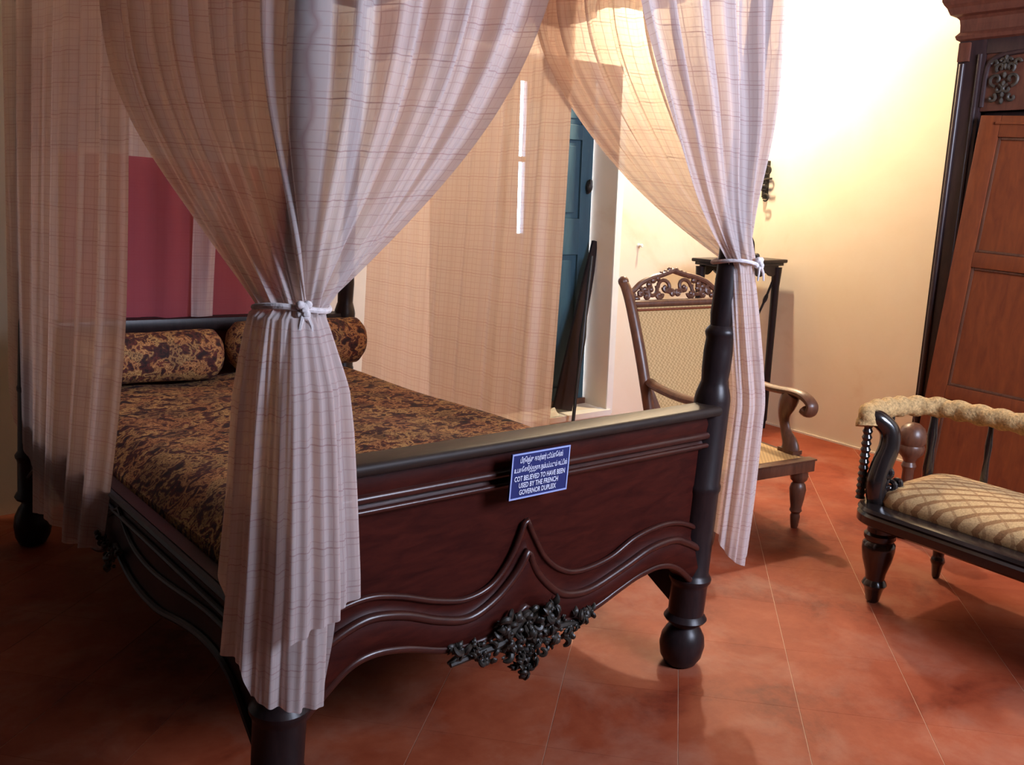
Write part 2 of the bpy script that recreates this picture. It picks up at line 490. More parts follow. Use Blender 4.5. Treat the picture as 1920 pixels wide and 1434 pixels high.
slab('wall_left', (XL-.25, YN-.2, 0), (XL, YB+.45, ZC), DKBOUNCE)
# back wall with the deep shuttered window recess
WX0, WX1, WZ0, WZ1, WD = 2.545, 3.985, 0.085, 2.42, 0.36
bw = MB()
bw.box(((XL+WX0)/2, YB+.225, ZC/2), (WX0-XL, .45, ZC))
bw.box(((XW+WX1)/2, YB+.225, ZC/2), (XW-WX1, .45, ZC))
bw.box(((WX0+WX1)/2, YB+.225, WZ0/2), (WX1-WX0, .45, WZ0))
bw.box(((WX0+WX1)/2, YB+.225, (WZ1+ZC)/2), (WX1-WX0, .45, ZC-WZ1))
struct(bw.build('wall_back', PLASTER, smooth=False))
# near wall with the open window that lets the daylight in
nw = MB(); DX0, DX1, DZ0, DZ = 2.2, 3.8, 1.85, 3.35
nw.box(((XL+DX0)/2, YN-.1, ZC/2), (DX0-XL, .2, ZC)); nw.box(((XW+DX1)/2, YN-.1, ZC/2), (XW-DX1, .2, ZC))
nw.box(((DX0+DX1)/2, YN-.1, (DZ+ZC)/2), (DX1-DX0, .2, ZC-DZ)); nw.box(((DX0+DX1)/2, YN-.1, DZ0/2), (DX1-DX0, .2, DZ0))
struct(nw.build('wall_front', DKBOUNCE, smooth=False))
# skirting on the right wall, chalky top edge
slab('baseboard_right', (XW-.012, YN, 0), (XW, YB, .012), SKIRT)
slab('trim_1', (WX1-.0, YB-.012, WZ0-.03), (WX1+.055, YB, WZ1), WHITEP)
slab('trim_2', (WX0, YB-.03, WZ0-.035), (WX1+.03, YB+.06, WZ0+.004), WHITEP)

# window: two tall blue shutter leaves, ajar
win = bpy.data.objects.new('window_1', None); win.location = ((WX0+WX1)/2, YB+WD, WZ0); COL.objects.link(win); struct(win)
win['label'] = 'tall window recess closed by two blue shutter leaves'
DY = YB+0.27
def leaf(x0, x1, yoff, hinge, ang, panels):
    ca, sa = math.cos(ang), math.sin(ang)
    def fn(x, y, z):
        dx = x-hinge; return (hinge+dx*ca-(y-DY)*sa, DY+dx*sa+(y-DY)*ca, z)
    lf = bpy.data.objects.new('shutter_leaf', None); COL.objects.link(lf); lf.parent = win; lf.location = Vector(((x0+x1)/2, DY, WZ0)) - world_loc(win)
    zb, zt_ = WZ0+.03, WZ1-.004
    st = 0.10
    for (a, c) in ((x0, x0+st), (x1-st, x1)):
        b = MB(); b.box(((a+c)/2, DY+yoff, (zb+zt_)/2), (c-a, .045, zt_-zb)); b.map(fn); b.build('stile', BLUE, lf, smooth=False, bevel=.003)
    zs = [zb] + [z for pr in panels for z in pr] + [zt_]
    for k in range(0, len(zs), 2):
        b = MB(); b.box(((x0+x1)/2, DY+yoff, (zs[k]+zs[k+1])/2), (x1-x0-2*st, .045, zs[k+1]-zs[k])); b.map(fn); b.build('cross_rail', BLUE, lf, smooth=False, bevel=.003)
    for (a, c) in panels:
        b = MB(); b.box(((x0+x1)/2, DY+yoff+.006, (a+c)/2), (x1-x0-2*st, .02, c-a))
        b.box(((x0+x1)/2, DY+yoff-.004, (a+c)/2), (x1-x0-2*st-.08, .016, c-a-.08)); b.map(fn)
        b.build('panel', BLUE, lf, smooth=False, bevel=.004)
PAN = [(0.22, 1.17), (1.42, 1.95), (2.05, 2.32)]
leaf(WX0+.01, 3.345, 0, WX0+.01, 0.0, PAN)
leaf(3.397, WX1-.012, 0, WX1-.012, 0.0, PAN)
b = MB(); b.box((3.365, DY-.035, .72), (.12, .03, 1.20)); b.build('meeting_bar', BLUE, win, smooth=False, bevel=.003)
b = MB(); b.box((3.372, DY-.035, 1.80), (.10, .025, .035)); b.build('latch', IRON, win, smooth=False, bevel=.003)
b = MB(); b.box((3.372, DY-.03, 2.36), (.09, .03, .14)); b.build('meeting_block', BLUE, win, smooth=False, bevel=.003)
b = MB(); b.tube(catmull([(3.93, DY-.03, 1.66), (3.93, DY-.06, 1.68), (3.93, DY-.06, 1.62), (3.93, DY-.03, 1.60)], 5), .012, 8); b.ell((3.93, DY-.05, 1.64), (.022, .022, .04)); b.build('latch', IRON, win)
b = MB(); b.box(((WX0+WX1)/2, DY, WZ0+.02), (WX1-WX0, .08, .045)); b.build('threshold', ROSE, win, smooth=False, bevel=.003)
b = MB(); b.box(((WX0+WX1)/2, DY+.03, WZ1-.03), (WX1-WX0, .03, .06)); b.build('head_stop', BLUE, win, smooth=False, bevel=.003)

# ------------------------------------------------------------------ the bed frame of reference (an old, slightly racked four-poster)
BX, BY, W, L, LEAN, YAW, TILT = 0.561, 1.754, 1.4944, 2.4072, 0.0785, 0.1037, -0.0422
cB, sB = math.cos(YAW), math.sin(YAW)
def T(lx, ly, lz):
    m = min(1.0, max(0.0, lz/.3))
    z = lz + TILT*(lx-W)*m + (1-lx/W)*.01*m + (lx/W)*float(np.interp(lz, [0, .325, .866, 2.0], [0, -.02, .021, .03]))
    a = lx + LEAN*z
    return (BX+a*cB-ly*sB, BY+a*sB+ly*cB, z)

bed = thing('four_poster_bed', T(W/2, L/2, 0), 'dark carved four-poster bed with a curved footboard and tall turned posts', 'bed')
POST = [(.035, 0), (.055, .008), (.070, .035), (.0765, .075), (.072, .108), (.058, .136), (.046, .150), (.046, .160), (.066, .168), (.073, .178), (.066, .190), (.060, .197),
        (.061, .30), (.064, .312), (.070, .322), (.071, .332), (.064, .343), (.0595, .35), (.059, .61), (.063, .618), (.063, .632), (.059, .64), (.0585, .90), (.058, .905), (.056, .918), (.052, .932),
        (.048, .945), (.043, .96), (.046, 1.0), (.047, 1.06), (.044, 1.10), (.048, 1.11), (.050, 1.12), (.046, 1.13), (.036, 1.142), (.040, 1.18), (.038, 1.25), (.036, 1.35), (.038, 1.7), (.034, 2.1), (.030, 2.47)]
REARP = [(r if z < .9 else r*(.95 if z < 1.0 else .9), z) for r, z in POST]
for (px, py) in ((0, 0), (W, 0), (0, L), (W, L)):
    b = MB(); b.lathe(POST if py == 0 else REARP, (px, py, 0), 32, fn=T); b.build('post', EBONY, bed, auto=35)

# footboard curves
def split_curve(pts, apex):
    k = [i for i, p in enumerate(pts) if abs(p[0]-apex) < 1e-6][0]
    a = catmull(pts[:k+1], 10); c = catmull(pts[k:], 10)
    xs = np.array([p[0] for p in a] + [p[0] for p in c[1:]]); zs = np.array([p[1] for p in a] + [p[1] for p in c[1:]])
    return xs, zs
U1 = split_curve([(.03, .49), (.07, .515), (.122, .540), (.207, .550), (.298, .531), (.40, .497), (.50, .478), (.588, .499), (.650, .566), (.690, .660), (.728, .598), (.777, .533), (.846, .486), (.925, .468), (1.046, .482), (1.159, .524), (1.284, .540), (1.379, .530), (W-.03, .50)], .690)
U2 = split_curve([(.03, .42), (.072, .454), (.139, .488), (.21, .503), (.302, .487), (.41, .448), (.506, .430), (.592, .461), (.66, .518), (.697, .575), (.735, .508), (.81, .441), (.877, .413), (.966, .411), (1.099, .446), (1.217, .481), (1.33, .488), (1.40, .468), (W-.03, .44)], .697)
U3 = split_curve([(.03, .285), (.067, .318), (.146, .384), (.217, .404), (.31, .393), (.44, .356), (.549, .350), (.64, .368), (.703, .410), (.757, .376), (.823, .342), (.911, .330), (.998, .347), (1.087, .376), (1.18, .402), (1.282, .410), (1.37, .385), (W-.03, .32)], .703)
XS = np.linspace(.03, W-.03, 150)
Z1 = np.interp(XS, *U1); Z2 = np.interp(XS, *U2); Z3 = np.interp(XS, *U3)
def band(top, bot, prof, name, mat, parent=bed, base=-.010, axis='x', XSv=None):
    """prof: list of (t 0..1 from top to bottom, depth proud of base)"""
    b = MB(); xs = XS if XSv is None else XSv
    P = []
    for i, x in enumerate(xs):
        row = [(x, base+.004, top[i])]
        for t, d in prof: row.append((x, base-d, top[i]+(bot[i]-top[i])*t))
        row.append((x, base+.004, bot[i]))
        P.append(row)
    b.grid(P, close_v=True)
    n, m = len(P), len(P[0])
    b.f.append(tuple(range(m))); b.f.append(tuple((n-1)*m+k for k in range(m)))
    if axis == 'x': b.map(T)
    return b.build(name, mat, parent, auto=50)
# solid panel board
b = MB(); poly = [(x, z) for x, z in zip(XS, Z3)] + [(W-.03, .862), (.03, .862)]
b.prism(poly, lambda x, z, t: T(x, t, z), -.012, .030); b.build('foot_panel', MAHOG, bed, smooth=False)
ones = np.ones_like(XS)
band(.862*ones, .800*ones, [(0, .012), (.5, .022), (1, .018)], 'foot_fascia', MAHOG)
def bead(curve_x, curve_z, r, ly, name, mat, sq=(1, 1)):
    b = MB(); pts = [(x, ly, z) for x, z in zip(curve_x, curve_z)]
    b.tube(pts, r, 10, squash=sq); b.map(T); return b.build(name, mat, bed, auto=60)
bead(XS, .796*ones, .012, -.028, 'foot_bead', BEADW)
band(.786*ones, .752*ones, [(0, .006), (.4, .012), (.6, .020), (1, .012)], 'foot_moulding', BEADW)
bead(XS, .766*ones, .008, -.032, 'foot_bead', BEADW)
bead(XS, Z1, .0085, -.024, 'foot_bead', BEADW)
band(Z1, Z2, [(0, .018), (.25, .012), (.6, .012), (.9, .020), (1, .024)], 'foot_cove', MAHOG)
bead(XS, Z2, .012, -.036, 'foot_bead', BEADW)
band(Z2, Z3, [(0, .026), (.2, .032), (.5, .040), (.8, .032), (1, .022)], 'foot_apron', MAHOG)
bead(XS, Z3+.006, .011, -.034, 'foot_bead', BEADW)
# cap rail
b = MB(); sec = []
for a in np.linspace(-PI/2, PI/2, 9): sec.append((-.056-.014*math.cos(a), .876+.016*math.sin(a)))
for a in np.linspace(PI/2, -PI/2, 9)[0:]: sec.append((.016+.010*math.cos(a), .876+.016*math.sin(a)))
P = [[(x, y, z) for y, z in sec] for x in np.linspace(.035, W-.035, 30)]
b.grid(P, close_v=True); n, m = len(P), len(sec); b.f.append(tuple(range(m))); b.f.append(tuple((n-1)*m+k for k in range(m)))
b.map(T); b.build('foot_cap_rail', CAPW, bed, auto=50)

def leafy(b, c, n, sx, sz, depth, size, fn, seed):
    """a mass of carved acanthus leaves, scrolls and berries in the (x, z) plane"""
    rg = random.Random(seed)
    for k in range(n):
        u = rg.uniform(-1, 1); v = rg.random()**.8
        wz = 1-abs(u)**1.2
        x = c[0]+u*sx; z = c[2]-v*sz*max(.12, wz); y = c[1]-rg.uniform(0, depth)
        a0 = rg.uniform(0, 2*PI); s = size*rg.uniform(.7, 1.3)
        q = rg.random()
        if q < .22:
            pts = []; rad = []
            turn = rg.choice((-1, 1))*rg.uniform(2.5, 4.6)
            px, pz, a = x, z, a0
            for q in range(9):
                t = q/8; pts.append((px, y-.010*math.sin(t*PI), pz)); rad.append(s*.26*(math.sin(PI*(.15+.75*t))**.8)+.001)
                a += turn/9; px += math.cos(a)*s*.16; pz += math.sin(a)*s*.16
            b.tube([fn(*p) for p in pts], rad, 7)
        elif q < .80:      # a lobed leaf: central blade with two smaller lobes
            for da, ls in ((0, 1.0), (.8, .6), (-.8, .6)):
                a = a0+da; d1 = np.array([math.cos(a), rg.uniform(-.5, .2), math.sin(a)]); d1 /= np.linalg.norm(d1)
                p0 = np.array([x, y, z])
                pts = [p0+d1*s*ls*t+np.array([0, -.25*s*ls*math.sin(PI*t), 0]) for t in np.linspace(0, 1, 6)]
                b.tube([fn(*p) for p in pts], [s*ls*r for r in (.08, .26, .33, .28, .16, .03)], 7, squash=(1, .55))
        else:
            b.ell(fn(x, y, z), (s*.30, s*.26, s*.28), None, 7, 5)
b = MB()
leafy(b, (.700, -.040, .410), 170, .10, .19, .035, .028, T, 3)
leafy(b, (.600, -.038, .372), 90, .16, .09, .025, .024, T, 4)
leafy(b, (.820, -.038, .365), 90, .14, .09, .025, .024, T, 5)
for sgn in (-1, 1):
    pts = catmull([(.70+sgn*.02, -.05, .40), (.70+sgn*.08, -.05, .345), (.70+sgn*.16, -.05, .335), (.70+sgn*.25, -.045, .322)], 6)
    b.tube([T(*p) for p in pts], [.018*(1-.6*i/len(pts)) for i in range(len(pts))], 8)
b.tube([T(*p) for p in [(.445, -.04, .325), (.475, -.045, .334), (.51, -.04, .345)]], [.004, .012, .006], 8)
b.build('foot_carving', DUSTY, bed)['label'] = 'dusty leaf and scroll carving under the footboard'

# headboard
b = MB(); P = [[(x, L+y, z) for y, z in ((-.035, .85), (-.042, .875), (-.035, .905), (0, .915), (.035, .905), (.035, .85))] for x in np.linspace(.03, W-.03, 24)]
b.grid(P, close_v=True); b.f.append(tuple(range(6))); b.f.append(tuple(23*6+k for k in range(6))); b.map(T); b.build('head_rail', EBONY, bed)
b = MB(); b.prism([(.03, .40), (W-.03, .40), (W-.03, .86), (.03, .86)], lambda x, z, t: T(x, t, z), L-.018, L+.018); b.build('head_panel', MAHOG, bed, smooth=False)
# side rails with waved aprons
for lx, sg in ((0.0, -1), (W, 1)):
    ys = np.linspace(.04, L-.04, 90); tt = (ys-.04)/(L-.08)
    lowz = np.interp(tt*(W-.06)+.03, XS, Z3)-.075; up1 = np.interp(tt*(W-.06)+.03, XS, Z1)*.55+.115
    b = MB(); b.prism([(y, z) for y, z in zip(ys, lowz)] + [(L-.04, .515), (.04, .515)], lambda y, z, t: T(lx+sg*t, y, z), -.02, .022); b.build('side_rail', EBONY, bed, smooth=False)
    for zc, r in ((.500*np.ones_like(ys), .014), (.452*np.ones_like(ys), .009), (up1, .008), (lowz+.006, .011)):
        b = MB(); b.tube([T(lx+sg*.026, y, z) for y, z in zip(ys, zc)], r, 8); b.build('side_bead', EBONY, bed)
    b = MB(); leafy(b, (0, 0, .02), 46, .10, .10, .02, .024, lambda x, y, z: T(lx+sg*(.03-y), L*.48+x, .335+z), 21+sg); b.build('side_carving', DUSTY, bed)
# canopy frame
for (a, c) in (((0, 0), (W, 0)), ((0, L), (W, L)), ((0, 0), (0, L)), ((W, 0), (W, L))):
    b = MB(); b.tube([T(a[0]+(c[0]-a[0])*t, a[1]+(c[1]-a[1])*t, 2.45) for t in np.linspace(0, 1, 8)], .018, 10); b.build('canopy_rail', EBONY, bed)
b = MB(); P = [[(x, y, .47) for y in np.linspace(.04, L-.03, 10)] for x in np.linspace(.03, W-.03, 8)]
b.prism([(.025, .03), (W-.025, .03), (W-.025, L-.02), (.025, L-.02)], lambda x, y, t: T(x, y, t), .43, .465); b.build('bed_base', EBONY, bed, smooth=False)

# mattress (soft, domed) and bolsters
b = MB(); nx, ny = 40, 56; P = []
def mtop(u, v):
    e = min(u, 1-u, 1)*2; x = .03+(W-.06)*u; y = .075+(L-.13)*v
    edge = 1-(1-min(1, min(u, 1-u)/.09))**2.2
    edgev = 1-(1-min(1, min(v, 1-v)/.05))**2.2
    z = .50 + (.125+.055*u)*(.25+.75*edge)*(.35+.65*edgev) + .012*math.sin(9*u+3*v)*math.sin(7*v) + .01*math.sin(17*u+1.3)*math.sin(11*v+.5)
    return (x, y, z)
top = [[mtop(i/nx, j/ny) for j in range(ny+1)] for i in range(nx+1)]
b.grid(top)
rim = [(i, 0) for i in range(nx+1)] + [(nx, j) for j in range(1, ny+1)] + [(i, ny) for i in range(nx-1, -1, -1)] + [(0, j) for j in range(ny-1, 0, -1)]
rr = [top[i][j] for i, j in rim]
b.grid([rr, [(x, y, .50) for x, y, z in rr], [(x, y, .467) for x, y, z in rr]], close_v=True)
o = len(b.v); nr = len(rr); b.f.append(tuple(range(o-nr, o)))
b.map(T); b.build_top('mattress', BROC, 'thick mattress in brown and gold tapestry brocade on the four-poster bed', 'mattress')
def bolster(x0, x1, yc, zc, r, label):
    b = MB(); prof = []
    n = 26
    for i in range(n+1):
        t = i/n; s = x0+(x1-x0)*t
        e = min(t, 1-t)*(x1-x0)/.07
        rad = r*(1-(1-min(1, e))**2.4*.92)*(1+.025*math.sin(9*t+x0*5))
        prof.append((max(rad, .006), s))
    ax = [(0, 1, 0), (0, 0, 1), (1, 0, 0)]
    b.lathe(prof, (0, yc, zc), 26, ax=ax, fn=T)
    return b.build_top('bolster', BROC, label, 'bolster', 'brocade bolsters at the head of the bed', auto=80)
bolster(.06, .752, L-.20, .765, .110, 'brocade bolster on the side of the bed away from the window')
bolster(.762, 1.50, L-.20, .797, .112, 'brocade bolster nearest the window, its round end showing')

# ------------------------------------------------------------------ curtains
def fold(s, n, ph=0.0):
    return math.sin(2*PI*n*s+ph) + .45*math.sin(2*PI*n*2.3*s+1.7*ph+.9) + .35*math.sin(2*PI*n*.47*s+.3+ph)

def tied(name, path, length, ztop, tie, ang, k, tail, label, cordang, nf=13, ph=0.0, flap=None, amp=.030):
    """a bed curtain: hangs from the canopy rail along path(d), sweeps to the tie, and falls as a tail.
    tie=(x,y,z,r); ang=(a0,a1) degrees round the tie; tail: fn(tau)->(cx,cy,R) with tail hem fn(s)->z"""
    NU = 260; NV = 54; NT = 46
    tx, ty, tz, tr = tie
    tailfn, hem, amp_t, nt_ = tail
    P, UV = [], []
    ss = np.linspace(0, 1, NU)
    for s in ss:
        (px, py), (nx_, ny_) = path(s)
        f = fold(s, nf, ph)
        a = math.radians(ang[0]+(ang[1]-ang[0])*s)
        pl = .010*math.sin(2*PI*nt_*s) + .004*math.sin(2*PI*nt_*2.7*s+1)
        rt = tr+pl
        ex, ey = tx+rt*math.cos(a), ty+rt*math.sin(a)
        row, uvr = [], []
        kk = k(s)
        for j in range(NV):
            t = j/(NV-1)
            g = t**kk
            am = amp*(.55+.45*math.sin(PI*min(1, t*1.2)))*(1-g)
            x = px+(ex-px)*g+nx_*f*am; y = py+(ey-py)*g+ny_*f*am
            # slack cloth billows outwards a little above the tie
            bil = .035*math.sin(PI*t)**2*g*(1-g)*4
            x += nx_*bil; y += ny_*bil
            row.append(T(x, y, ztop+(tz-ztop)*t)); uvr.append((s*length, t*(ztop-tz)*1.02+.15*g*abs(s-.6)))
        hz = hem(s)
        for j in range(1, NT):
            tau = j/(NT-1)
            z = tz+(hz-tz)*tau
            cx, cy, R = tailfn((tz-z)/(tz-.42))
            pr = amp_t*min(1, tau*2.2+.25)*(math.sin(2*PI*nt_*s+ph+.9*tau)+.5*math.sin(2*PI*nt_*1.9*s+2+ph-1.5*tau)+.35*math.sin(2*PI*nt_*3.7*s+5*tau)*(1-tau)+.25*math.sin(7*tau+4*s))
            rr = R+pr
            row.append(T(cx+rr*math.cos(a), cy+rr*math.sin(a), z)); uvr.append((s*length, (ztop-tz)*1.02+(tz-z)))
        P.append(row); UV.append(uvr)
    b = MB(); b.grid(P, uv=UV)
    if flap:
        a0, a1, fh, dr, nfl = flap
        P, UV = [], []
        for s in np.linspace(0, 1, 60):
            a = math.radians(a0+(a1-a0)*s); row, uvr = [], []
            for j in range(36):
                tau = j/35; z = tz-.015+(fh(s)-tz+.015)*tau
                cx, cy, R = tailfn((tz-z)/(tz-.42))
                rr = R+dr*min(1, tau*4)+(.009*math.sin(2*PI*nfl*s)+.006*math.sin(2*PI*nfl*2.3*s+1))*min(1, tau*2+.2)+.012*tau
                row.append(T(cx+rr*math.cos(a), cy+rr*math.sin(a), z)); uvr.append((.3+s*.34, (tz-z)))
            P.append(row); UV.append(uvr)
        b.grid(P, uv=UV)
    o = b.build_top(name, SHEER, label, 'curtain', 'checked sheer bed curtains', auto=180, recalc=False)
    # cord
    c = MB(); pts = []
    for q in np.linspace(0, 2*PI, 40):
        pts.append(T(tx+(tr+.014)*math.cos(q), ty+(tr+.014)*math.sin(q), tz+.006*math.sin(q*2)))
    c.tube(pts, .0065, 8, caps=False)
    ca = math.radians(cordang); kx, ky = tx+(tr+.022)*math.cos(ca), ty+(tr+.022)*math.sin(ca)
    cord = c.build('tie_cord', CORD, o)
    c = MB(); rk = random.Random(5)
    for q in range(9): c.ell(T(kx+rk.uniform(-.010, .010), ky+rk.uniform(-.006, .006), tz+rk.uniform(-.012, .012)), (.010, .009, .009), None, 8, 6)
    for q in (-1, 1): c.tube([T(kx, ky, tz), T(kx+q*.012, ky-.010, tz-.03), T(kx+q*.016, ky-.012, tz-.055)], [.006, .004, .003], 6)
    c.build('knot', CORD, cord)
    return o

# left foot corner curtain
TA, TF = 1.27, .62
def pathA(s):
    d = s*(TA+TF)-TA
    if d < 0: return (-.045, -d), (-1, 0)
    return (d, -.045), (0, -1)
def tailA(t):
    return (-.040+.0*t, -.030-.030*min(1, t*1.5), .070+.060*max(0, t)**.55)
def hemA(s):
    return float(np.interp(s, [0, .12, .30, .34, .55, .60, .80, .84, 1], [.70, .54, .52, .46, .43, .425, .415, .60, .69]))
tied('curtain', pathA, 2.9, 2.42, (-.028, -.022, 1.245, .062), (-200, -28), lambda s: 2.35, (tailA, hemA, .0085, 7.0),
     'checked sheer curtain tied at the near foot post left of the blue sign', -100, 13, .4, flap=(-112, -40, lambda s: .595+.06*s, .030, 2.6))
# right foot corner curtain
TR, TG = 1.18, .70
def pathB(s):
    d = s*(TR+TG)-TR
    if d < 0: return (W+.045, -d), (1, 0)
    return (W-d, -.045), (0, -1)
def tailB(t):
    t = max(0, t); return (W+.026+.062*min(1, t*2.2), -.006-.055*min(1, t*2), .050+.020*t**.6)
def hemB(s):
    return float(np.interp(s, [0, .3, .45, .6, .75, .9, 1], [.46, .42, .43, .385, .40, .43, .47]))
tied('curtain', pathB, 2.9, 2.42, (W+.022, -.004, 1.345, .056), (75, -165), lambda s: 2.05 if s < .6 else 2.15, (tailB, hemB, .0075, 6.0),
     'checked sheer curtain tied at the far foot post in front of the cane armchair', -60, 13, 1.3)

def hanging(name, A, B, ztop, hem, n, amp, label, mat=SHEER, nu=150, nv=60, nrm=(1, 0), edge0=None, edge1=None, ph=0.0, full=1.35, grp='checked sheer bed curtains', cat='curtain'):
    P, UV = [], []
    A = np.array(A, float); B = np.array(B, float); Ln = np.linalg.norm(B-A)
    for s in np.linspace(0, 1, nu):
        row, uvr = [], []
        hz = hem(s)
        for j in range(nv):
            t = j/(nv-1); z = ztop+(hz-ztop)*t
            e0 = edge0(t) if edge0 else 0.0; e1 = edge1(t) if edge1 else 0.0
            s2 = s + e0*(1-s) + e1*s
            p = A+(B-A)*s2
            f = fold(s, n, ph)*amp*(.6+.4*math.sin(2.2*t+s*3)) + .012*math.sin(3*t+5*s)
            row.append(T(p[0]+nrm[0]*f, p[1]+nrm[1]*f, z)); uvr.append((s*Ln*full, z))
        P.append(row); UV.append(uvr)
    b = MB(); b.grid(P, uv=UV)
    return b.build_top(name, mat, label, cat, grp, auto=180, recalc=False)
hanging('curtain', (W+.05, .90), (W+.05, L-.10), 2.42, lambda s: .30+.02*math.sin(9*s), 7, .016, 'checked sheer curtain hanging straight beside the mattress before the blue shutters',
        edge0=lambda t: -.055*t, ph=.7)
hanging('curtain', (-.055, 1.06), (-.055, L+.30), 2.42, lambda s: float(np.interp(s, [0, .06, .2, .45, .60, .62, .78, .95, 1], [.30, .285, .24, .235, .195, .33, .40, .50, .55])), 6, .022,
        'checked sheer curtain hanging loose on the dark side of the bed by the head', edge0=lambda t: .42*max(0, t-.60)**1.5, ph=2.1)
hanging('curtain', (.0, L+.06), (1.27, L+.06), 2.42, lambda s: .78, 9, .014, 'checked sheer curtain hanging behind the headboard above the red cloth', nrm=(0, 1), ph=.2)
hanging('wall_cloth', (.12, L+.005), (1.22, L+.005), 1.625, lambda s: .80, 4, .016, 'plain crimson cloth hung behind the headboard', mat=RED, nrm=(0, 1), nv=20, nu=60, grp=None, cat='cloth')
hanging('curtain', (.655, L-.05), (.76, L-.05), 1.50, lambda s: .915, 1, .008, 'narrow pale strip of sheer cloth hanging in front of the red cloth', nrm=(0, 1), nv=20, nu=24)
# gathered valance round the canopy
def vpath(d):
    if d < L: return (W+.075, L-d), (1, 0)
    d -= L
    if d < W+.15: return (W+.075-d, -.075), (0, -1)
    d -= W+.15
    return (-.075, d-.0), (-1, 0)
P, UV = [], []; tot = 2*L+W+.15
for s in np.linspace(0, 1, 520):
    (x, y), (nx_, ny_) = vpath(s*tot*.9999); row, uvr = [], []
    for j in range(10):
        t = j/9; f = .018*fold(s, 46)*(.4+.6*t)
        row.append(T(x+nx_*f, y+ny_*f, 2.47-(.27+.02*math.sin(s*90))*t)); uvr.append((s*tot*1.5, t*.3))
    P.append(row); UV.append(uvr)
b = MB(); b.grid(P, uv=UV)
b.build_top('valance', SHEER, 'gathered sheer valance round the top of the bed canopy', 'valance', auto=180, recalc=False)

# unseen cloth over the canopy frame, added to block lamp light from above
P, UV = [], []
for i in range(24):
    row, uvr = [], []
    for j in range(34):
        u, v = i/23, j/33
        row.append(T(-.02+u*(W+.04), -.02+v*(L+.04), 2.475-.05*math.sin(PI*u)*math.sin(PI*v))); uvr.append((u*W, v*L))
    P.append(row); UV.append(uvr)
b = MB(); b.grid(P, uv=UV)
b.build_top('lamp_block_cloth', SHEER, 'unseen sheer cloth added over the top of the bed canopy to block lamp light', 'canopy', auto=180, recalc=False)

# ------------------------------------------------------------------ the sign on the footboard
sg = thing('museum_sign', T(.668, -.08, .742), 'blue sign in Tamil and English lettering fixed to the footboard', 'sign')
SX0, SX1, SZ0, SZ1, SY = .566, .770, .7425, .8605, -.084
b = MB(); b.prism([(SX0, SZ0), (SX1, SZ0), (SX1, SZ1), (SX0, SZ1)], lambda x, z, t: T(x, t, z), SY, SY+.005); b.build('plate', SIGNB, sg, smooth=False)
for (x0, x1, z0, z1) in ((SX0, SX1, SZ0, SZ0+.004), (SX0, SX1, SZ1-.004, SZ1), (SX0, SX0+.004, SZ0+.004, SZ1-.004), (SX1-.004, SX1, SZ0+.004, SZ1-.004)):
    b = MB(); b.prism([(x0, z0), (x1, z0), (x1, z1), (x0, z1)], lambda x, z, t: T(x, t, z), SY-.0015, SY+.001); b.build('border', SIGNR, sg, smooth=False)
def text_line(txt, z, h, width, cx):
    cu = bpy.data.curves.new('t', 'FONT'); cu.body = txt; cu.size = 1.0; cu.align_x = 'LEFT'; cu.offset = .018; cu.resolution_u = 3
    to = bpy.data.objects.new('t', cu); COL.objects.link(to)
    dg = bpy.context.evaluated_depsgraph_get()
    me = bpy.data.meshes.new_from_object(to.evaluated_get(dg))
    bpy.data.objects.remove(to); bpy.data.curves.remove(cu)
    vs = np.array([v.co[:] for v in me.vertices]) if len(me.vertices) else np.zeros((0, 3))
    if len(vs) == 0: return
    lo, hi = vs.min(0), vs.max(0)
    b = MB(); b.v = [T(cx-width/2+(p[0]-lo[0])/(hi[0]-lo[0])*width, SY-.0022, z+(p[1]-lo[1])/(hi[1]-lo[1])*h) for p in vs]
    b.f = [tuple(f.vertices) for f in me.polygons]
    bpy.data.meshes.remove(me)
    b.build('lettering', SIGNW, sg, smooth=False, recalc=False)
SC = (SX0+SX1)/2
text_line('பிரெஞ்சு கவர்னர் டூப்ளேக்ஸ்', .830, .022, .150, SC)
text_line('உபயோகித்ததாக நம்பப்படும் கட்டில்', .8065, .021, .186, SC)
text_line('COT BELIEVED TO HAVE BEEN', .789, .0135, .178, SC-.001)
text_line('USED BY THE FRENCH', .771, .0135, .138, SC-.004)
text_line('GOVERNOR DUPLEIX', .753, .0135, .130, SC-.005)

# ------------------------------------------------------------------ cane armchair
CA = np.array([.993, -.12, 0]); CBk = np.array([.12, .993, 0]); CU = np.array([0, 0, 1.0])
C0 = np.array([3.185, 2.515, 0])          # middle of the front edge
def CH(x, y, z): return C0+CA*x+CBk*y+CU*z
cax = [CA, CBk, CU]
ch = thing('cane_armchair', CH(0, .3, 0), 'high-backed wooden armchair with woven cane seat and back and a pierced carved crest', 'chair')
hw = .31
FLEG = [(.016, 0), (.020, .02), (.024, .06), (.020, .075), (.030, .09), (.026, .105), (.034, .15), (.040, .20), (.034, .225), (.026, .235), (.040, .25), (.044, .27), (.040, .30), (.040, .305)]
for s in (-1, 1):
    b = MB(); b.lathe(FLEG, CH(s*(hw-.045), .05, 0), 18); b.box(CH(s*(hw-.045), .05, .325), (.085, .085, .05), cax); b.build('leg', ROSE, ch)
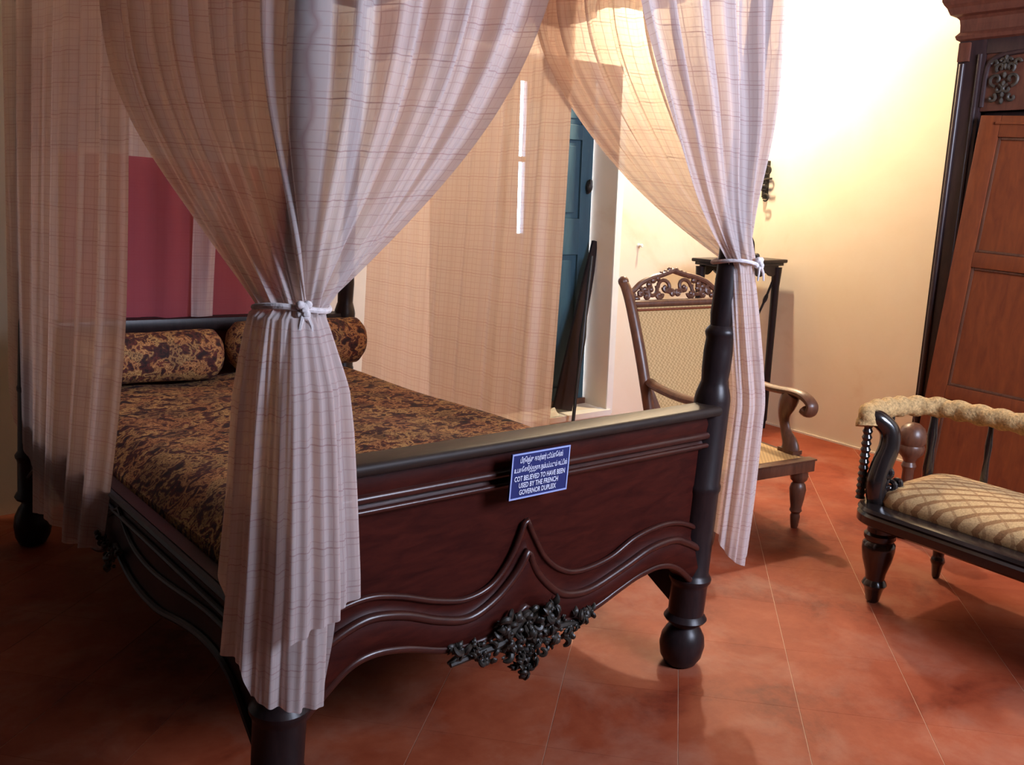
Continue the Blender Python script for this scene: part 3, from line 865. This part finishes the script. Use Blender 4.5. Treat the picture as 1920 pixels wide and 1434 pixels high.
# rear legs run up into the back stiles
def stile_pt(s, t):
    P = catmull([(hw-.05, .60, 0), (hw-.06, .56, .20), (hw-.055, .545, .38), (hw-.035, .58, .58), (hw-.020, .64, .80), (hw-.008, .72, 1.02), (hw-.0, .765, 1.115), (hw+.008, .79, 1.15)], 8)
    return P
for s in (-1, 1):
    pts = stile_pt(s, 0); b = MB()
    b.tube([CH(s*p[0], p[1], p[2]) for p in pts], [.024+.006*math.sin(PI*i/len(pts)) for i in range(len(pts))], 10, squash=(1, .9)); b.ell(CH(s*(hw+.006), .785, 1.15), (.028, .028, .028))
    b.build('back_stile', ROSE, ch)
def frame_box(c, sz, name, bev=.006, mat=ROSE): b = MB(); b.box(CH(*c), sz, cax); return b.build(name, mat, ch, bevel=bev, auto=30)
frame_box((0, .02, .325), (2*hw-.0, .045, .055), 'seat_rail'); frame_box((0, .57, .325), (2*hw-.06, .04, .05), 'seat_rail')
for s in (-1, 1): frame_box((s*(hw-.02), .29, .325), (.045, .52, .055), 'seat_rail')
b = MB(); b.box(CH(0, .295, .352), (2*hw-.07, .52, .008), cax); b.build('cane_seat', CANE, ch, smooth=False)
frame_box((0, .02, .356), (2*hw+.012, .055, .010), 'seat_edge', .004)
# back: cane panel bounded by rails, curving with the stiles
def back_y(z): return float(np.interp(z, [.38, .58, .80, 1.02, 1.115], [.545, .58, .64, .72, .765]))
def back_w(z): return float(np.interp(z, [.38, .46, .58, .70, .80, 1.02, 1.1], [.155, .175, .225, hw-.040, hw-.030, hw-.010, hw]))
b = MB(); P = [[CH(x*back_w(z), back_y(z)-.006, z) for x in np.linspace(-1, 1, 9)] for z in np.linspace(.42, 1.03, 22)]; b.grid(P)
P = [[CH(x*back_w(z), back_y(z)+.004, z) for x in np.linspace(-1, 1, 9)] for z in np.linspace(.42, 1.03, 22)]; b.grid(P); b.build('cane_back', CANE, ch)
for s in (-1, 1):
    b = MB(); zz = np.linspace(.44, .72, 14)
    P = [[CH(s*back_w(z), back_y(z)-.012, z), CH(s*back_w(z), back_y(z)+.010, z), CH(s*(np.interp(z, [.38, .58, .8], [hw-.055, hw-.035, hw-.005])), back_y(z)+.010, z), CH(s*(np.interp(z, [.38, .58, .8], [hw-.055, hw-.035, hw-.005])), back_y(z)-.012, z)] for z in zz]
    b.grid(P, close_v=True); b.f.append((0, 1, 2, 3)); b.f.append(tuple(13*4+k for k in range(4))); b.build('back_bracket', ROSE, ch, smooth=False)
b = MB(); b.tube([CH(x, back_y(1.04)-.004, 1.04) for x in np.linspace(-hw, hw, 9)], .020, 10); b.build('back_rail', ROSE, ch)
b = MB(); b.tube([CH(x, back_y(1.015)-.016, 1.012) for x in np.linspace(-hw+.03, hw-.03, 9)], .006, 8); b.build('back_bead', TEAK, ch)
b = MB(); b.tube([CH(x, back_y(.44), .43) for x in np.linspace(-.2, .2, 7)], .018, 8); b.build('back_rail', ROSE, ch)
# pierced crest: arching scrolls and rosettes
b = MB()
def cp(x, z): return CH(x, back_y(1.06)+.02+(z-1.06)*.25, z)
for s in (-1, 1):
    b.tube([cp(s*p[0], p[1]) for p in catmull([(hw-.0, 1.085), (hw-.05, 1.105), (hw-.10, 1.14), (hw-.17, 1.165), (hw-.24, 1.18), (0, 1.20)], 6)], .015, 8)
    for (cx, cz, r, a0, a1) in ((.225, 1.092, .034, .2, 5.6), (.150, 1.105, .040, 2.6, 8.2), (.062, 1.115, .046, 0, 6.2), (.185, 1.075, .022, 1, 6.5), (.105, 1.08, .024, 3, 8.5), (.27, 1.075, .020, 0, 5.0), (.02, 1.085, .020, 0, 6.0)):
        b.tube([cp(s*(cx+r*(1-.055*q)*math.cos(a0+(a1-a0)*q/14)), cz+r*(1-.055*q)*math.sin(a0+(a1-a0)*q/14)) for q in range(15)], .0105, 7)
        b.ell(cp(s*cx, cz), (.014, .012, .014), None, 7, 5)
    for k in range(10):
        x = .02+.028*k; z = 1.205-.010*k-.0009*k*k+random.uniform(-.006, .006); b.ell(cp(s*x, z), (.019, .014, .016), None, 7, 5)
b.build('carved_crest', ROSE, ch)['label'] = 'pierced crest of carved scrolls and rosettes'
for s in (-1, 1):
    b = MB(); pts = catmull([(s*(hw-.045), .585, .665), (s*(hw-.025), .48, .655), (s*(hw-.015), .30, .648), (s*(hw-.01), .16, .655), (s*(hw-.01), .09, .645), (s*(hw-.01), .045, .613), (s*(hw-.01), .055, .578), (s*(hw-.01), .085, .585)], 7)
    n = len(pts); b.tube([CH(*p) for p in pts], [.026+.010*(i/n)**2 for i in range(n)], 10, squash=(.75, 1.15)); b.build('arm', ROSE, ch)
    b = MB(); pts = catmull([(s*(hw-.012), .175, .645), (s*(hw-.012), .20, .59), (s*(hw-.012), .215, .53), (s*(hw-.015), .195, .46), (s*(hw-.018), .155, .40), (s*(hw-.02), .145, .352)], 7)
    n = len(pts); b.tube([CH(*p) for p in pts], [.034+.010*math.sin(2.6*i/n*PI+.4) for i in range(n)], 10, squash=(1.15, .8), up=CBk); b.box(CH(s*(hw-.02), .15, .364), (.06, .105, .02), cax); b.build('arm_support', ROSE, ch)

# ------------------------------------------------------------------ tall stand by the wall
st = thing('tall_stand', (4.55, 3.98, 0), 'tall dark wooden stand with a scalloped apron in the corner behind the armchair', 'stand')
ZT = 1.165
b = MB(); b.box((4.625, 4.03, ZT+.012), (.60, .32, .024)); b.build('top', EBONY, st, bevel=.008, auto=30)
b = MB(); b.box((4.625, 4.03, ZT-.010), (.56, .29, .020)); b.build('top_moulding', EBONY, st, bevel=.006, auto=30)
for x in (4.38, 4.865):
    for y in (3.91, 4.15):
        b = MB(); b.lathe([(.016, 0), (.018, .05), (.024, .06), (.024, .5), (.027, 1.0), (.036, ZT-.03)], (x, y, 0), 4+8); b.build('leg', EBONY, st)
for y in (3.905, 4.155):
    b = MB(); xs = np.linspace(4.38, 4.865, 60); poly = [(x, ZT-.02) for x in (4.865, 4.38)] + [(x, ZT-.055-.035*abs(math.sin((x-4.38)/.485*PI*4))) for x in xs]
    b.prism(poly, lambda x, z, t: (x, t, z), y-.009, y+.009); b.build('apron', EBONY, st, smooth=False)
b = MB(); b.tube(catmull([(4.855, 3.915, 1.08), (4.82, 3.92, .99), (4.77, 3.93, .87), (4.71, 3.94, .75)], 6), [.008]*9+[.014, .014]+[.008]*8, 8); b.build('brace', EBONY, st)
b = MB(); b.tube(catmull([(4.39, 3.915, 1.08), (4.43, 3.92, .99), (4.48, 3.93, .87), (4.54, 3.94, .75)], 6), [.008]*9+[.014, .014]+[.008]*8, 8); b.build('brace', EBONY, st)
# small curved iron ornament on it
b = MB(); b.tube(catmull([(4.65, 3.98, 1.345), (4.685, 3.98, 1.30), (4.695, 3.98, 1.25), (4.705, 3.98, 1.197)], 7), [.008]*22, 8); b.ell((4.73, 3.98, 1.208), (.022, .022, .020)); b.box((4.71, 3.98, 1.193), (.08, .05, .008))
b.build_top('curved_ornament', IRON, 'small curved dark metal ornament standing on the tall stand', 'ornament')

# wall hook, peg
b = MB(); hx, hy = 4.962, 4.16
b.tube([(hx, hy, 1.835), (hx, hy, 1.60)], .014, 8)
b.tube([(hx, hy, 1.845), (hx, hy, 1.75)], .020, 8)
b.tube([(hx, hy+.02-.0, 1.715), (hx-.03, hy-.04, 1.725), (hx-.03, hy-.085, 1.728)], .007, 7)
for z, r in ((1.675, .024), (1.70, .018), (1.655, .020)): b.ell((hx, hy, z), (r, r, r))
for (cz, r) in ((1.785, .028), (1.60, .024)): b.tube([(hx-.02, hy-.035+r*math.cos(a), cz+r*math.sin(a)) for a in np.linspace(.4, 5.4, 16)], .006, 6)
b.box((XW-.012, hy, 1.72), (.022, .03, .26))
b.build_top('wall_hook', IRON, 'ornate dark iron wall hook on the plaster above the stand', 'hook')
b = MB(); b.lathe([(.014, 0), (.014, .006), (.008, .012), (.008, .03), (.013, .035), (.010, .042)], (4.215, YB, 1.247), 12, ax=[(1, 0, 0), (0, 0, 1), (0, -1, 0)])
b.build_top('wall_peg', WHITEP, 'small white peg in the plaster above the armchair', 'peg')

# things leaning in the window recess
b = MB(); ax_ = np.array([.26, .10, 1.16]); ax_ /= np.linalg.norm(ax_); sx_ = np.cross(ax_, (0, 1, 0)); sx_ /= np.linalg.norm(sx_); n_ = np.cross(ax_, sx_)
b.prism([(-.13, 0), (.035, 0), (.035, 1.0), (.018, 1.21), (-.018, 1.21), (-.05, .9)], lambda x, z, t: np.array([3.71, YB+.10, WZ0+.006])-sx_*x+ax_*z+n_*t, 0, .022)
b.build_top('leaning_board', EBONY, 'dark tapering board leaning in the corner of the window recess', 'board', smooth=False)
b = MB(); p0 = np.array([3.60, YB-.11, 0.0]); p1 = np.array([3.885, YB+.105, 1.17])
b.tube([p0+(p1-p0)*t for t in np.linspace(0, 1, 14)], [.012, .012, .012, .012, .012, .013, .020, .024, .018, .013, .012, .012, .012, .010], 10)
b.build_top('slim_pole', BLACKP, 'slim black pole leaning on the jamb beside the blue shutters', 'pole')
b = MB(); P = []
for i in range(20):
    row = []
    for j in range(20):
        u, v = i/19-.5, j/19-.5; r = math.hypot(u, v)
        hgt = .075*max(0, 1-(r/.5)**2)*(.6+.4*math.sin(13*u+5*v+1)*math.sin(11*v-4*u))+.006*random.random()
        row.append((3.50+u*.17, YB+.03+v*.10, WZ0+.006+hgt))
    P.append(row)
b.grid(P); b.build_top('crumpled_cloth', WCLOTH, 'crumpled whitish cloth lying on the window sill', 'cloth', recalc=False)

# ------------------------------------------------------------------ settee
se = thing('settee', (3.25, 1.15, 0), 'black wooden settee with gold lattice seat and rope-like padded arm rail', 'settee')
Y0, Y1, X0, X1 = 1.945, .35, 2.955, 3.56
def rrect(x0, x1, y0, y1, r, n=10):
    out = []
    for cx, cy, a in ((x0+r, y1-r, PI/2), (x0+r, y0+r, PI), (x1-r, y0+r, 1.5*PI), (x1-r, y1-r, 0)):
        for k in range(n+1): out.append((cx+r*math.cos(a+PI/2*k/n), cy+r*math.sin(a+PI/2*k/n)))
    return out
outl = rrect(X0, X1, Y1, Y0, .13)
def ins(d): return rrect(X0+d, X1-d, Y1+d, Y0-d, .13-d*.5)
b = MB(); prof = [(.012, .335), (0, .345), (.0, .375), (.008, .385), (.0, .395), (.006, .408), (.030, .414), (.09, .414), (.09, .335)]
P = [[(x, y, z) for (x, y) in ins(d)] for d, z in prof]
b.grid(P, close_u=True, close_v=True); b.build('seat_rail', GLOSSB, se, auto=35)
b = MB(); rows = []
for d, z in ((.080, .345), (.074, .405), (.066, .430), (.078, .462), (.11, .485), (.17, .505), (.25, .515)): rows.append([(x, y, z) for x, y in ins(d)])
b.grid(rows, close_v=True); m = len(rows[0]); o = len(b.v)-m; b.f.append(tuple(range(o, o+m))); b.build('seat_cushion', GOLD, se, auto=80)['label'] = 'gold seat cushion with a diagonal lattice'
SLEG = [(.018, 0), (.026, .01), (.036, .06), (.040, .065), (.048, .078), (.042, .092), (.036, .10), (.040, .13), (.055, .18), (.062, .225), (.062, .25), (.052, .262), (.060, .275), (.060, .29), (.050, .30), (.048, .34)]
for (x, y, sc) in ((3.055, 1.838, 1.0), (3.055, .45, 1.0), (3.50, 1.83, .62), (3.50, .45, .62)):
    b = MB(); b.lathe([(r*sc, z) for r, z in SLEG], (x, y, 0), 20); b.build('leg', GLOSSB, se)
# wrapped arm rail
AZ = .757
ctrl = [(3.02, 1.925, AZ-.045), (3.03, 1.935, AZ-.01), (3.07, 1.945, AZ+.006), (3.20, 1.955, AZ+.004), (3.32, 1.945, AZ), (3.40, 1.88, AZ), (3.43, 1.76, AZ), (3.44, 1.5, AZ)]
mir = [(x, Y0+Y1-y, z) for x, y, z in ctrl[::-1]]
path = catmull(ctrl+[(3.44, 1.15, AZ)]+mir, 14)
b = MB(); n = len(path)
acc = 0; rad = []; seg = 18; rings = []
pts = [np.array(p) for p in path]
for i in range(n):
    if i: acc += np.linalg.norm(pts[i]-pts[i-1])
    t = pts[min(i+1, n-1)]-pts[max(i-1, 0)]; t = t/np.linalg.norm(t)
    u = np.array([0, 0, 1.0]); u = u-t*(u@t); u /= np.linalg.norm(u); v = np.cross(t, u)
    ring = []
    for k in range(seg):
        a = 2*PI*k/seg
        r = .029+.011*abs(math.sin(acc*38+a*1.0))**.7+.005*abs(math.sin(acc*38-a*1.0))
        if i in (0, n-1): r *= .5
        ring.append(pts[i]+r*(math.cos(a)*u+math.sin(a)*v))
    rings.append(ring)
b.grid(rings, close_v=True); b.f.append(tuple(range(seg))); b.f.append(tuple((n-1)*seg+k for k in range(seg)))
b.build('arm_rail', ROPE, se, auto=80)['label'] = 'padded arm rail wrapped in gold cloth like rope'
for my in (False, True):
    fy = (lambda y: Y0+Y1-y) if my else (lambda y: y)
    b = MB(); pts = catmull([(3.035, 1.925, .745), (3.055, 1.90, .742), (3.085, 1.87, .70), (3.085, 1.862, .64), (3.062, 1.868, .57), (3.045, 1.872, .50), (3.05, 1.868, .44), (3.06, 1.86, .41)], 8); n = len(pts)
    b.tube([(p[0], fy(p[1]), p[2]) for p in pts], [.032+.007*math.sin(PI*i/n)+.010*(i/n)**3 for i in range(n)], 12)
    b.ell((3.082, fy(1.862), .625), (.033, .033, .008)); b.build('arm_post', GLOSSB, se)
    b = MB(); b.lathe([(.014 if k % 2 else .020, .415+k*.0125) for k in range(26)], (3.035, fy(1.93), 0), 14); b.build('arm_spindle', GLOSSB, se)
    b = MB()
    for (x, y, z, r) in ((3.09, 1.80, .445, .026), (3.075, 1.835, .475, .032), (3.06, 1.86, .50, .028), (3.11, 1.765, .432, .020), (3.10, 1.82, .49, .02), (3.06, 1.84, .535, .022)):
        b.tube([(x+.3*r*math.sin(a), fy(y+r*(1-.1*a)*math.cos(a)), z+r*(1-.1*a)*math.sin(a)) for a in np.linspace(0, 5.2, 16)], .011, 8)
        b.ell((x, fy(y), z), (r*.6, r*.5, r*.5))
    b.build('arm_carving', GLOSSB, se)
SP = [(.010, .41), (.012, .43), (.015, .50), (.011, .58), (.014, .64), (.010, .70), (.010, .745)]
for (x, y) in ((3.40, 1.87), (3.44, 1.66), (3.44, 1.45), (3.44, 1.15), (3.44, .85), (3.44, .64), (3.40, .43), (3.22, 1.945), (3.22, .35)):
    b = MB(); b.lathe([(r*(1.5 if abs(y-1.87) < .01 else 1.0), z) for r, z in SP] if y < 1.9 and y > .4 else SP, (x, y, 0), 12); b.build('back_spindle', GLOSSB, se)

# ------------------------------------------------------------------ wardrobe and its unhung door
WO = np.array([4.40, 2.543, 0]); WD_ = np.array([.1600, -.9871, 0]); WN = np.array([-.9871, -.1600, 0])
def WP(d, o, z): return WO+WD_*d+WN*o+np.array([0, 0, z])       # d along the front, o outwards
wax = [WD_, WN, np.array([0, 0, 1.0])]
wa = thing('wardrobe', WP(.55, -.19, 0), 'tall dark wardrobe with a moulded cornice against the right-hand wall', 'wardrobe')
WW, WDp = 1.12, .37
def wbox(d0, d1, o0, o1, z0, z1, name, mat, bev=.004):
    b = MB(); b.box(WP((d0+d1)/2, (o0+o1)/2, (z0+z1)/2), (d1-d0, o1-o0, z1-z0), wax); return b.build(name, mat, wa, bevel=bev, auto=30)
wbox(0, .02, -WDp, -.01, .06, 2.38, 'side_panel', WARD); wbox(WW-.02, WW, -WDp, -.01, .06, 2.38, 'side_panel', WARD)
wbox(.02, WW-.02, -WDp, -WDp+.02, .06, 2.38, 'back_panel', WARD); wbox(.0, WW, -WDp, .02, .0, .10, 'plinth', WARDK)
wbox(.02, WW-.02, -WDp+.02, -.02, 2.34, 2.38, 'top_panel', WARD); wbox(.02, WW-.02, -WDp+.02, -.03, .10, .13, 'bottom_panel', WARD)
# columns
for d0 in (.0, WW-.13):
    cs = wbox(d0, d0+.13, -.04, 0, .10, 2.37, 'corner_stile', WARDK)
    for q in (.026,):
        b = MB(); b.tube([WP(d0+q, .004, .55), WP(d0+q, .004, 2.26)], .014, 10); b.build('column', WARDK, cs)
    b = MB(); b.box(WP(d0+.03, .006, 2.315), (.055, .022, .09), wax); b.build('column_block', WARD, cs, bevel=.004, auto=30)
    b = MB(); b.tube([WP(d0+.105, .003, .12), WP(d0+.105, .003, 2.3)], .010, 8); b.build('column_bead', WARDK, cs)
    b = MB(); b.lathe([(.016 if k % 2 else .022, .14+.017*k) for k in range(24)], WP(d0+.032, .012, 0), 12); b.build('column_base', WARDK, cs)
# frieze panel between columns, arched moulding, carved ornament
wbox(.13, WW-.13, -.035, -.012, 2.03, 2.36, 'frieze_panel', WARD)
b = MB(); P = catmull([(.135, 2.05), (.137, 2.20), (.150, 2.255), (.19, 2.285), (.30, 2.30), (WW/2, 2.305), (WW-.30, 2.30), (WW-.19, 2.285), (WW-.15, 2.255), (WW-.137, 2.20), (WW-.135, 2.05)], 8)
b.tube([WP(p[0], -.008, p[1]) for p in P], .013, 8); b.build('frieze_moulding', WARDK, wa)
wbox(.13, WW-.13, -.03, .0, 2.30, 2.37, 'frieze_board', WARDK)
def ornament(dc, zc):
    b = MB()
    for s in (-1, 1):
        for (x, z, r, a0, a1) in ((.035, .0, .032, -1.5, 4.2), (.022, .055, .022, -1, 4.5), (.018, -.045, .02, 1.5, 7.0), (.05, .075, .018, 0, 4.6), (.045, -.085, .02, 2, 7), (.012, .085, .014, 0, 5)):
            b.tube([WP(dc+s*(x+r*(1-.05*q)*math.cos(a0+(a1-a0)*q/14)), -.004, zc+z+r*(1-.05*q)*math.sin(a0+(a1-a0)*q/14)) for q in range(15)], .008, 7)
    for z in (-.1, -.07, -.02, .02, .06, .1): b.ell(WP(dc, -.004, zc+z), (.012, .010, .016))
    return b.build('carved_ornament', CARVED, wa)
ornament(.225, 2.175); ornament(WW-.225, 2.175)
wbox(WW/2-.04, WW/2+.04, -.03, .002, 2.03, 2.33, 'frieze_block', WARDK)
# dark interior back boards show that the door is off
wbox(.13, WW-.13, -.10, -.085, .13, 2.03, 'inner_board', WARDK)
# cornice: stepped profile returned round the left end
prof = [(.0, 2.368), (.014, 2.376), (.020, 2.392), (.012, 2.402), (.004, 2.412), (.006, 2.445), (.010, 2.468), (.022, 2.482), (.045, 2.49), (.052, 2.505), (.058, 2.52), (.070, 2.535), (.078, 2.550), (.080, 2.562), (.0, 2.562)]
P = [[WP(-e, -WDp, z), WP(-e, e, z), WP(WW+e, e, z), WP(WW+e, -WDp, z)] for e, z in prof]
b = MB(); b.grid(P); b.f.append(tuple(range(4))); o = len(b.v)-4; b.f.append(tuple(range(o, o+4))); b.grid([[p[0] for p in P], [p[3] for p in P]]); b.build('cornice', WARD, wa, smooth=False, recalc=True)
# the door leaf stood against the front, leaning over in its own plane
ROT = .056
dr = thing('leaning_door', WP(.45, .05, .0), 'orange-brown panelled door leaf propped askew against the dark wardrobe', 'door')
def DP(d, o, z):
    x = .050+d*math.cos(ROT)+z*math.sin(ROT); zz = z*math.cos(ROT)-d*math.sin(ROT)+.045
    return WP(x, o+.028+.055*(1-z/2.0), zz)
DW, DH = .82, 1.965
def dbox(d0, d1, o0, o1, z0, z1, name, mat=TEAK, bev=.004):
    b = MB(); b.box(((d0+d1)/2, (o0+o1)/2, (z0+z1)/2), (d1-d0, o1-o0, z1-z0)); b.map(DP); return b.build(name, mat, dr, bevel=bev, auto=30)
dbox(0, .095, -.015, .015, 0, DH, 'stile'); dbox(DW-.095, DW, -.015, .015, 0, DH, 'stile')
ZR = [(0.0, .10), (.555, .625), (1.235, 1.31), (1.865, DH)]
for a, c in ZR: dbox(.095, DW-.095, -.015, .015, a, c, 'cross_rail')
for (a, c) in ((.10, .555), (.625, 1.235), (1.31, 1.865)):
    dbox(.095, DW-.095, -.014, -.006, a, c, 'panel', TEAK, 0)
    for (d0, d1, z0, z1) in ((.095, .108, a, c), (DW-.108, DW-.095, a, c), (.108, DW-.108, a, a+.013), (.108, DW-.108, c-.013, c)):
        dbox(d0, d1, -.008, .004, z0, z1, 'bead', ROSE)
b = MB(); b.box((DW/2, .019, DH-.035), (DW-.15, .008, .012)); b.map(DP); b.build('top_moulding', TEAK, dr, bevel=.002)
# round-headed finial of another piece standing between settee and wardrobe
b = MB(); b.lathe([(.02, 0), (.03, .02), (.026, .05), (.026, .34), (.034, .36), (.026, .38), (.034, .40), (.058, .425), (.062, .45), (.056, .465), (.064, .48), (.066, .51), (.052, .545), (.028, .565), (.008, .57)], (3.80, 2.185, 0), 20)
b.build_top('turned_stump', ROSE, 'short brown turned post with a round head between settee and wardrobe', 'post')

# ------------------------------------------------------------------ pendant lamp above the picture, near the far right corner
LX, LY, LZ = 4.35, 4.05, 3.10
lp = thing('pendant_lamp', (LX, LY, LZ), 'bulb hanging on a cord from the ceiling near the far right corner', 'lamp')
b = MB(); b.lathe([(.045, ZC-.03), (.05, ZC-.012), (.045, ZC)], (LX, LY, 0), 18); b.build('ceiling_rose', BLACKP, lp)
b = MB(); b.tube([(LX, LY, ZC-.02), (LX, LY, LZ+.16)], .005, 8); b.build('cord', BLACKP, lp)
b = MB(); b.lathe([(.012, LZ+.17), (.020, LZ+.16), (.022, LZ+.09), (.018, LZ+.08)], (LX, LY, 0), 14); b.build('holder', BLACKP, lp)
b = MB(); b.lathe([(.014, LZ+.085), (.020, LZ+.07), (.034, LZ+.035), (.038, LZ+.01), (.030, LZ-.02), (.008, LZ-.036)], (LX, LY, 0), 20); b.build('bulb', emission('warm_bulb', (1.0, 0.80, 0.52), 30.0), lp)
pl = bpy.data.lights.new('lamp_light', 'POINT'); pl.energy = LAMP_W; pl.color = (1.0, 0.82, 0.58); pl.shadow_soft_size = .06
plo = bpy.data.objects.new('lamp_light', pl); COL.objects.link(plo); plo.parent = lp; plo.location = (0, 0, -.11)
